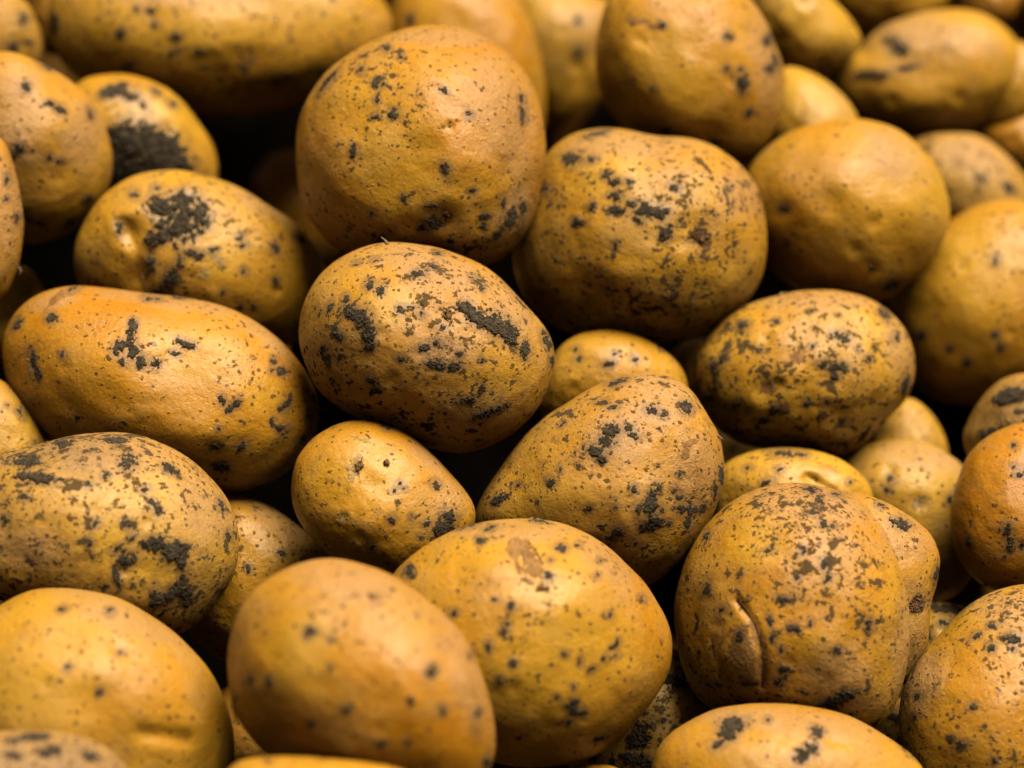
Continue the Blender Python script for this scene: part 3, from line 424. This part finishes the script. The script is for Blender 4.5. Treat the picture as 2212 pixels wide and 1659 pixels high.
def surf(d, n):
    """unit directions (N,3) -> surface points in outline units, local frame (right, up, towards camera)"""
    ca = np.hypot(n[:, 0], n[:, 1]); th = np.arctan2(n[:, 1], n[:, 0])
    r = rad(d, th, ca ** 2) * ca
    u = r * np.cos(th); v = r * np.sin(th)
    wv = d['c'] * n[:, 2]
    p = np.stack([u, v, wv], 1)
    nz = fbm(n * 1.9 + d['seed'] * 3.1, 2) * .028 + fbm(n * 5 + d['seed'], 2) * .007
    amp = np.clip(1 - ca ** 6 * .6, 0, 1)
    front = n[:, 2] > 0
    g = 1 + nz * amp
    for (x, y, rr_, dep) in d['dd']:
        k = np.exp(-(((u - (x - d['cx'])) ** 2 + (v + (y - d['cy'])) ** 2) / rr_ ** 2)) * front
        wdd = k * dep; p[:, 2] -= wdd
        p[:, 2] += front * dep * .25 * np.exp(-((np.sqrt((u - (x - d['cx'])) ** 2 + (v + (y - d['cy'])) ** 2) - rr_ * 1.7) ** 2) / (rr_ * .6) ** 2) * .6
    for (pl, wd, dep) in d['grooves']:
        best = np.full(len(u), 1e9)
        for (x0, y0), (x1, y1) in zip(pl[:-1], pl[1:]):
            ax, ay, bx, by = x0 - d['cx'], -(y0 - d['cy']), x1 - d['cx'], -(y1 - d['cy'])
            L = (bx - ax) ** 2 + (by - ay) ** 2
            t = np.clip(((u - ax) * (bx - ax) + (v - ay) * (by - ay)) / L, 0, 1)
            best = np.minimum(best, (u - ax - t * (bx - ax)) ** 2 + (v - ay - t * (by - ay)) ** 2)
        p[:, 2] -= front * dep * np.exp(-best / wd ** 2)
    p = p * g[:, None]
    p[:, 2] += d['sh'][0] * p[:, 0] + d['sh'][1] * p[:, 1]
    return p
def dir_at(d, X, Y):
    u = X - d['cx']; v = -(Y - d['cy']); th = np.arctan2(v, u); r = np.hypot(u, v)
    ca = r / rad(d, th, 1.0)
    for _ in range(6): ca = np.clip(r / rad(d, th, ca ** 2), 0, .999)
    return np.stack([ca * np.cos(th), ca * np.sin(th), np.sqrt(1 - ca ** 2)], 1)

_rd = random.Random(11)
for i, d in enumerate(P):
    prep(d, _rd); d['seed'] = i * 1.37 + .5; d['dd'] = tuple(d['dents'])
    for k in range(5):                      # gentle flats and lumps
        an, q_ = _rd.uniform(0, 6.28), _rd.uniform(.15, .7)
        d['dd'] += ((d['cx'] + q_ * d['a'] * math.cos(an), d['cy'] + q_ * d['b'] * math.sin(an), d['b'] * _rd.uniform(.25, .5), d['b'] * _rd.choice((-1, 1)) * _rd.uniform(.015, .036)),)
    for k in range(2):                      # small shallow eyes
        an, q_ = _rd.uniform(0, 6.28), _rd.uniform(.25, .75)
        d['dd'] += ((d['cx'] + q_ * d['a'] * math.cos(an), d['cy'] + q_ * d['b'] * math.sin(an), _rd.uniform(9, 15), _rd.uniform(2.5, 5)),)
    d['lb'] = []
    for k, L in enumerate(d['lobes']):      # a second lobe grown into the same potato
        e = dict(key=d['key'] + str(k), tilt=(0, 0), grooves=(), dents=L.get('dents', ()), soil=L.get('soil', ()), eyes=L.get('eyes', ()), scars=(), cork=(), pts=L['pts'], cf=L.get('cf', 1.0))
        prep(e, _rd); e['seed'] = i * 1.37 + 9.1 + k; e['dd'] = e['dents']
        e['off'] = (e['cx'] - d['cx'], d['cy'] - e['cy'], -L['back']); d['lb'].append(e)

# ------------------------------------------------------------------ settle the depths
def plane_depth(y):
    return D0 * math.sin(BETA) / (math.sin(BETA) - ((H / 2 - y) * K) * math.cos(BETA))
GS = 14
def hmap(d):
    x0, x1 = d['cx'] - 700, d['cx'] + 700
    ix0, ix1 = int((d['cx'] - d['rr'].max()) // GS), int((d['cx'] + d['rr'].max()) // GS) + 1
    iy0, iy1 = int((d['cy'] - d['rr'].max()) // GS), int((d['cy'] + d['rr'].max()) // GS) + 1
    gx, gy = np.meshgrid(np.arange(ix0, ix1 + 1), np.arange(iy0, iy1 + 1)); X = gx.ravel() * GS; Y = gy.ravel() * GS
    u = X - d['cx']; v = -(Y - d['cy']); q = np.hypot(u, v) / rad(d, np.arctan2(v, u), 1.0)
    ok = q < 1; s = d['c'] * np.sqrt(np.clip(1 - q * q, 0, 1)); sh = d['sh'][0] * u + d['sh'][1] * v
    return {(int(a), int(b_)): (s_ + h_, s_ - h_) for a, b_, s_, h_, o in zip(gx.ravel(), gy.ravel(), s, sh, ok) if o}
for d in P:
    d['hm'] = hmap(d); d['pref'] = plane_depth(d['cy']) - d['dz']; d['d'] = d['pref']
pairs = []
for j in range(len(P)):
    for i in range(j):
        a, b = P[i]['hm'], P[j]['hm']; ks = a.keys() & b.keys() if len(a) and len(b) else ()
        if ks:
            pairs.append((i, j, max(a[k][0] + b[k][1] for k in ks)))
for it in range(900):
    for (i, j, need) in pairs:
        A, B = P[i], P[j]; s = K * (A['d'] + B['d']) / 2
        g = need * s * .84 - (A['d'] - B['d'])
        if g > 0: A['d'] += g * .5; B['d'] -= g * .5
    if it < 820:
        for d in P: d['d'] += (d['pref'] - d['d']) * .03

# ------------------------------------------------------------------ meshes
def ico(sub):
    bm = bmesh.new(); bmesh.ops.create_icosphere(bm, subdivisions=sub, radius=1.0)
    v = np.array([x.co[:] for x in bm.verts]); f = np.array([[q.index for q in t.verts] for t in bm.faces], np.int32)
    bm.free(); return v / np.linalg.norm(v, axis=1)[:, None], f
ICO = {k: ico(k) for k in (5, 6, 7)}
def make_mesh(name, v, f, m):
    me = bpy.data.meshes.new(name); n = len(v); k = f.shape[1]
    me.vertices.add(n); me.vertices.foreach_set('co', np.ascontiguousarray(v, np.float32).ravel())
    me.loops.add(f.size); me.loops.foreach_set('vertex_index', np.ascontiguousarray(f, np.int32).ravel())
    me.polygons.add(len(f)); me.polygons.foreach_set('loop_start', np.arange(0, f.size, k, dtype=np.int32))
    me.polygons.foreach_set('loop_total', np.full(len(f), k, np.int32)) if False else None
    me.polygons.foreach_set('use_smooth', np.ones(len(f), bool))
    me.update(calc_edges=True); me.materials.append(m)
    o = bpy.data.objects.new(name, me); COL.objects.link(o); return o

def patch(d, root, name, blobs, m, height=4.0, rag=.55, step=1.6, fs=.11, label=None):
    """raised relief on the skin: blobs = (x, y, rx, ry, rot) in outline units"""
    xs = [b[0] for b in blobs]; ys = [b[1] for b in blobs]; mx = max(max(b[2], b[3]) for b in blobs) * 1.6 + 4
    X = np.arange(min(xs) - mx, max(xs) + mx, step); Y = np.arange(min(ys) - mx, max(ys) + mx, step)
    gx, gy = np.meshgrid(X, Y); gx = gx.ravel(); gy = gy.ravel()
    f = np.full(len(gx), -9.0)
    for b in blobs:
        rt = math.radians(b[4] if len(b) > 4 else 0); dx, dy = gx - b[0], gy - b[1]
        e = np.hypot((dx * math.cos(rt) + dy * math.sin(rt)) / b[2], (-dx * math.sin(rt) + dy * math.cos(rt)) / b[3])
        f = np.maximum(f, 1 - e)
    q = np.stack([gx * fs, gy * fs, np.full(len(gx), d['seed'] * 5)], 1)
    nz = (fbm(q, 3, .62) + .55 * fbm(q * 4.1 + 9, 3, .7)) * rag * .75
    f = f * .85 + nz + .05
    n = dir_at(d, gx, gy); edge = n[:, 2] > .05
    keep = (f > 0) & edge
    NX, NY = len(X), len(Y); kp = keep.reshape(NY, NX)
    cell = kp[:-1, :-1] & kp[1:, :-1] & kp[:-1, 1:] & kp[1:, 1:]
    if not cell.any(): return
    p = surf(d, n)
    e1 = surf(d, n + np.array([[1e-3, 0, 0]])) - p; e2 = surf(d, n + np.array([[0, 1e-3, 0]])) - p
    nn = np.cross(e1, e2); nn /= np.linalg.norm(nn, axis=1)[:, None] + 1e-12; nn *= np.sign(nn[:, 2:3] + 1e-9)
    hh = np.clip(f * 3.0, 0, 1) ** .7 * height * (1 + .45 * fbm(q * 3.3, 3, .7)) - .35
    p = p + nn * hh[:, None] + np.array(d.get('off', (0, 0, 0)))
    idx = np.arange(NX * NY).reshape(NY, NX); c = np.argwhere(cell)
    F = np.stack([idx[c[:, 0], c[:, 1]], idx[c[:, 0] + 1, c[:, 1]], idx[c[:, 0] + 1, c[:, 1] + 1], idx[c[:, 0], c[:, 1] + 1]], 1)
    used = np.unique(F); rm = np.zeros(NX * NY, np.int32); rm[used] = np.arange(len(used))
    o = make_mesh(name, p[used] * d['s'], rm[F], m); o.parent = root
    if label: o['label'] = label
    return o

def tube(name, pts, r0, r1, m, root, seg=6):
    bm = bmesh.new(); rings = []
    for i, c in enumerate(pts):
        c = Vector(c); t = (Vector(pts[min(i + 1, len(pts) - 1)]) - Vector(pts[max(i - 1, 0)])).normalized()
        a = t.orthogonal().normalized(); b = t.cross(a); rr_ = r0 + (r1 - r0) * i / (len(pts) - 1)
        rings.append([bm.verts.new(c + (a * math.cos(k * 2 * math.pi / seg) + b * math.sin(k * 2 * math.pi / seg)) * rr_) for k in range(seg)])
    for A, B in zip(rings[:-1], rings[1:]):
        for k in range(seg): bm.faces.new((A[k], A[(k + 1) % seg], B[(k + 1) % seg], B[k]))
    bm.faces.new(rings[0][::-1]); bm.faces.new(rings[-1])
    for f in bm.faces: f.smooth = True
    me = bpy.data.meshes.new(name); bm.to_mesh(me); bm.free(); me.materials.append(m)
    o = bpy.data.objects.new(name, me); COL.objects.link(o); o.parent = root; return o

GROUP = 'yellow potatoes heaped together'
BY = {}
for i, d in enumerate(P):
    d['s'] = K * d['d']
    v, f = ICO[7 if d['sharp'] else 6]
    vv_, ff_, sv = [surf(d, v)], [f], v
    for e in d['lb']:
        e['s'] = d['s']; ff_.append(f + len(v) * len(vv_)); vv_.append(surf(e, v) + np.array(e['off'])); sv = np.concatenate([sv, v])
    VV = np.concatenate(vv_); o = make_mesh('potato', VV * d['s'], np.concatenate(ff_), M_SKIN)
    sx, sy = (d['cx'] - W / 2) * K, (H / 2 - d['cy']) * K
    loc = CAM + (RIGHT * sx + UP * sy - BACK) * d['d']
    z = (CAM - loc).normalized(); x = UP.cross(z).normalized(); y = z.cross(x)
    mt = Matrix((x, y, z)).transposed().to_4x4(); mt.translation = loc
    o.matrix_world = mt
    o['label'] = d['label']; o['category'] = 'potato'; o['group'] = GROUP
    if d['soil']:
        q = VV; X = q[:, 0] + d['cx']; Y = d['cy'] - q[:, 1]; st = np.zeros(len(VV))
        for grp in list(d['soil']) + [s_ for e in d['lb'] for s_ in e['soil']]:
            for b in grp:
                a_ = math.radians(b[4] if len(b) > 4 else 0); dx, dy = X - b[0], Y - b[1]
                e = np.hypot((dx * math.cos(a_) + dy * math.sin(a_)) / (b[2] + 6), (-dx * math.sin(a_) + dy * math.cos(a_)) / (b[3] + 6))
                st = np.maximum(st, np.clip(1.75 - e, 0, 1) * (sv[:, 2] > -.2))
        A_ = o.data.attributes.new('stain', 'FLOAT', 'POINT'); A_.data.foreach_set('value', st.astype(np.float32))
    if d['key'] in ZONES:
        q = VV; X = q[:, 0] + d['cx']; Y = d['cy'] - q[:, 1]; at = {'R': np.zeros(len(VV)), 'Y': np.zeros(len(VV)), 'S': np.zeros(len(VV))}
        for (zx, zy, rx, ry, rt, kd) in ZONES[d['key']]:
            a_ = math.radians(rt); dx, dy = X - zx, Y - zy
            e = np.hypot((dx * math.cos(a_) + dy * math.sin(a_)) / rx, (-dx * math.sin(a_) + dy * math.cos(a_)) / ry)
            at[kd] = np.maximum(at[kd], np.clip(1.25 - e * .9, 0, 1) * (sv[:, 2] > -.35))
        if at['S'].any() and d['soil']:
            o.data.attributes['stain'].data.foreach_set('value', np.maximum(st, at['S'] * .8).astype(np.float32))
        for kd, nm in (('R', 'tan_area'), ('Y', 'yellow')):
            A_ = o.data.attributes.new(nm, 'FLOAT', 'POINT'); A_.data.foreach_set('value', at[kd].astype(np.float32))
    o.color = (*d['tone'], 1); o.pass_index = i + 1
    d['o'] = o; BY[d['key']] = d; d['loc'] = loc
    fs = 1.0
    for grp in d['soil']:
        patch(d, o, 'soil_patch', grp, M_SOIL, height=max(1.8, min(7.0, .10 * max(max(b[2], b[3]) for b in grp) + 1.6)), fs=.16 if len(grp) == 1 else .10)
    for b in d['eyes']: patch(d, o, 'eye', [b], M_EYE, 7.0, .5, 1.6, .17)
    for e in d['lb']:
        for grp in e['soil']: patch(e, o, 'soil_patch', grp, M_SOIL, height=max(1.8, min(7.0, .10 * max(max(b[2], b[3]) for b in grp) + 1.6)), fs=.16)
        for b in e['eyes']: patch(e, o, 'eye', [b], M_EYE, 8.0, .6, 1.6, .17)
    for grp in d['scars']: patch(d, o, 'skin_scar', grp, M_SCAR, 1.2, .35, 1.6, .12)
    for b in d['cork']: patch(d, o, 'skin_scurf', [b], M_CORK, 1.5, .9, 1.4, .22)

def hair(key, path, r=1.2, rtip=.5, name='root_hair', mat=None):
    """path = (x, y, lift) in outline units over the skin"""
    d = BY[key]; pts = []
    for (x, y, lift) in path:
        n = dir_at(d, np.array([x * 1.0]), np.array([y * 1.0])); q = surf(d, n)[0]
        u, v = x - d['cx'], -(y - d['cy'])
        q = np.array([u, v, q[2]]); q = q + q / np.linalg.norm(q) * lift if False else q + np.array([0, 0, lift])
        pts.append(tuple(q * d['s']))
    tube(name, pts, r * d['s'], rtip * d['s'], mat or M_HAIR, d['o'])
hair('centre', [(838,528,2),(832,520,8),(824,513,14)], 3.2, 1.0, 'dry_sprout')
hair('centre', [(980,660,3),(1020,665,4),(1060,690,4)], .5, .3)
hair('dimple_left', [(312,590,2),(316,612,3),(326,636,3),(329,650,2)], 1.3, .8)
hair('dimple_left', [(430,505,6),(441,495,9),(452,485,8),(465,468,4)], 1.4, .8)
hair('dimple_left', [(365,500,9),(371,488,11),(377,478,10)], 2.4, 1.4)
hair('dimple_left', [(410,462,9),(420,448,12),(436,440,10)], 2.0, 1.0)
hair('soil_plug', [(262,285,10),(272,275,12),(284,268,10)], 2.0, 1.0)
hair('dotted', [(1684,641,3),(1690,634,8),(1700,632,6)], 3.5, 1.6, 'dry_sprout')
hair('shoulder', [(1548,942,3),(1556,946,8),(1563,950,10)], 2.6, .8, 'dry_sprout')
hair('shoulder', [(1405,1000,2),(1425,1010,2),(1436,1030,2)], .5, .3)
hair('long_left', [(686,880,3),(692,886,6),(694,892,4)], 2.2, 1.4, 'dry_sprout')
hair('scarred', [(1144,1126,3),(1150,1119,8),(1160,1122,9),(1174,1126,7),(1186,1133,3)], 2.6, 1.6, 'skin_flake')
hair('scarred', [(1128,1196,3),(1135,1215,4),(1130,1235,4),(1140,1260,3)], 1.8, 1.2, 'skin_flake')
hair('scarred', [(1142,1175,3),(1160,1200,4),(1172,1225,3)], 1.4, .8, 'skin_flake')
hair('bottom_plain', [(512,1560,1),(503,1530,3),(510,1505,8),(522,1494,8)], 2.2, 1.0)
hair('left_edge', [(38,575,3),(44,582,6),(40,596,4)], 2.0, 1.2, 'dry_sprout')
hair('lobed', [(1598,1296,.8),(1618,1322,.8),(1637,1352,.8),(1647,1385,.8),(1651,1415,.8),(1652,1450,.8),(1650,1480,.8)], 2.6, 1.6, 'growth_crack', M_CRACK)
hair('lobed', [(1546,1370,.5),(1550,1410,.5),(1562,1460,.5),(1580,1495,.5)], 1.5, .8, 'growth_crack', M_CRACK)


# ------------------------------------------------------------------ the heap goes on below and around
rf = random.Random(5)
placed = [(d['loc'], (d['a'] + d['b'] + d['c']) / 3 * d['s'], d['b'] * d['s']) for d in P]
ramp = [(d['cx'], d['cy'], d['d']) for d in P]
def front_free(c, r):
    """is this place hidden or in a gap: never in front of a traced potato"""
    v = c - CAM; t = -v.dot(BACK); x = v.dot(RIGHT) / t / K + W / 2; y = H / 2 - v.dot(UP) / t / K; rp = r / t / K
    inside = -rp < x < W + rp and -rp < y < H + rp
    if not inside: return True, t, x, y
    for d in P:
        ex, ey = x - d['cx'], -(y - d['cy']); q = math.hypot(ex, ey)
        if q < float(rad(d, np.array([math.atan2(ey, ex)]), 1.0)[0]) + rp * .9 and t - r * .6 < d['d']: return False, t, x, y
    return True, t, x, y
def covered(x, y, rp):
    for k in range(16):
        for q in (1.0, .6):
            X, Y = x + rp * q * math.cos(k * math.pi / 8), y + rp * q * math.sin(k * math.pi / 8)
            if not (-30 < X < W + 30 and -30 < Y < H + 30): continue
            if not any(math.hypot(X - d['cx'], Y - d['cy']) < float(rad(d, np.array([math.atan2(d['cy'] - Y, X - d['cx'])]), 1.0)[0]) - 6 for d in P): return False
    return True
fill = []
def gap_ok(c, r):
    for (q, rm, rb) in placed:
        if (c - q).length < (rm * .92 + r): return False
    return True
for layer, z0 in enumerate((-.004, -.082)):
    n = 0
    for t in range(4000 if layer == 0 else 900):
        hh_ = z0 + rf.uniform(-.010, .010); c = RIGHT * rf.uniform(-.24, .24) + SLOPE * rf.uniform(-.19, .22) + NORM * hh_; r = rf.uniform(.020, .028)
        if not gap_ok(c, r): continue
        ok, dep, x, y = front_free(c, r)
        rp = r / dep / K
        vis = -rp * 1.3 < x < W + rp * 1.3 and -rp * 1.3 < y < H + rp * 1.3
        if not ok: continue
        if vis and hh_ > -.04: continue
        if vis and not covered(x, y, rp): continue
        placed.append((c, r, r)); fill.append((c, r, vis)); n += 1
v5, f5 = ICO[5]
for k, (c, r, vis) in enumerate(fill):
    ax = np.array([rf.uniform(1.0, 1.28), rf.uniform(.92, 1.05), rf.uniform(.85, .98)]) * r
    n3_ = 1 + fbm(v5 * 1.8 + k * 2.7, 2) * .04
    o = make_mesh('potato', v5 * ax * n3_[:, None], f5, M_SKIN)
    o.location = c; o.rotation_euler = (rf.uniform(-.6, .6), rf.uniform(-.6, .6), rf.uniform(0, 6.28))
    o.color = (rf.uniform(.2, .8), rf.uniform(.4, .8), rf.uniform(.2, .7), 1); o.pass_index = 100 + k
    o['label'] = 'yellow potato buried in the dark under the heap or lying past its visible edge'
    o['category'] = 'potato'; o['group'] = 'potatoes buried under the heap and beyond its edge'
print('fillers', len(fill), 'visible-zone', sum(1 for q in fill if q[2]))
for d in P: print(d['key'], round(d['d'] - d['pref'], 4), 'z', round(d['loc'].z, 3))

# the ground: an earth bank under the heap, level in front of and behind it
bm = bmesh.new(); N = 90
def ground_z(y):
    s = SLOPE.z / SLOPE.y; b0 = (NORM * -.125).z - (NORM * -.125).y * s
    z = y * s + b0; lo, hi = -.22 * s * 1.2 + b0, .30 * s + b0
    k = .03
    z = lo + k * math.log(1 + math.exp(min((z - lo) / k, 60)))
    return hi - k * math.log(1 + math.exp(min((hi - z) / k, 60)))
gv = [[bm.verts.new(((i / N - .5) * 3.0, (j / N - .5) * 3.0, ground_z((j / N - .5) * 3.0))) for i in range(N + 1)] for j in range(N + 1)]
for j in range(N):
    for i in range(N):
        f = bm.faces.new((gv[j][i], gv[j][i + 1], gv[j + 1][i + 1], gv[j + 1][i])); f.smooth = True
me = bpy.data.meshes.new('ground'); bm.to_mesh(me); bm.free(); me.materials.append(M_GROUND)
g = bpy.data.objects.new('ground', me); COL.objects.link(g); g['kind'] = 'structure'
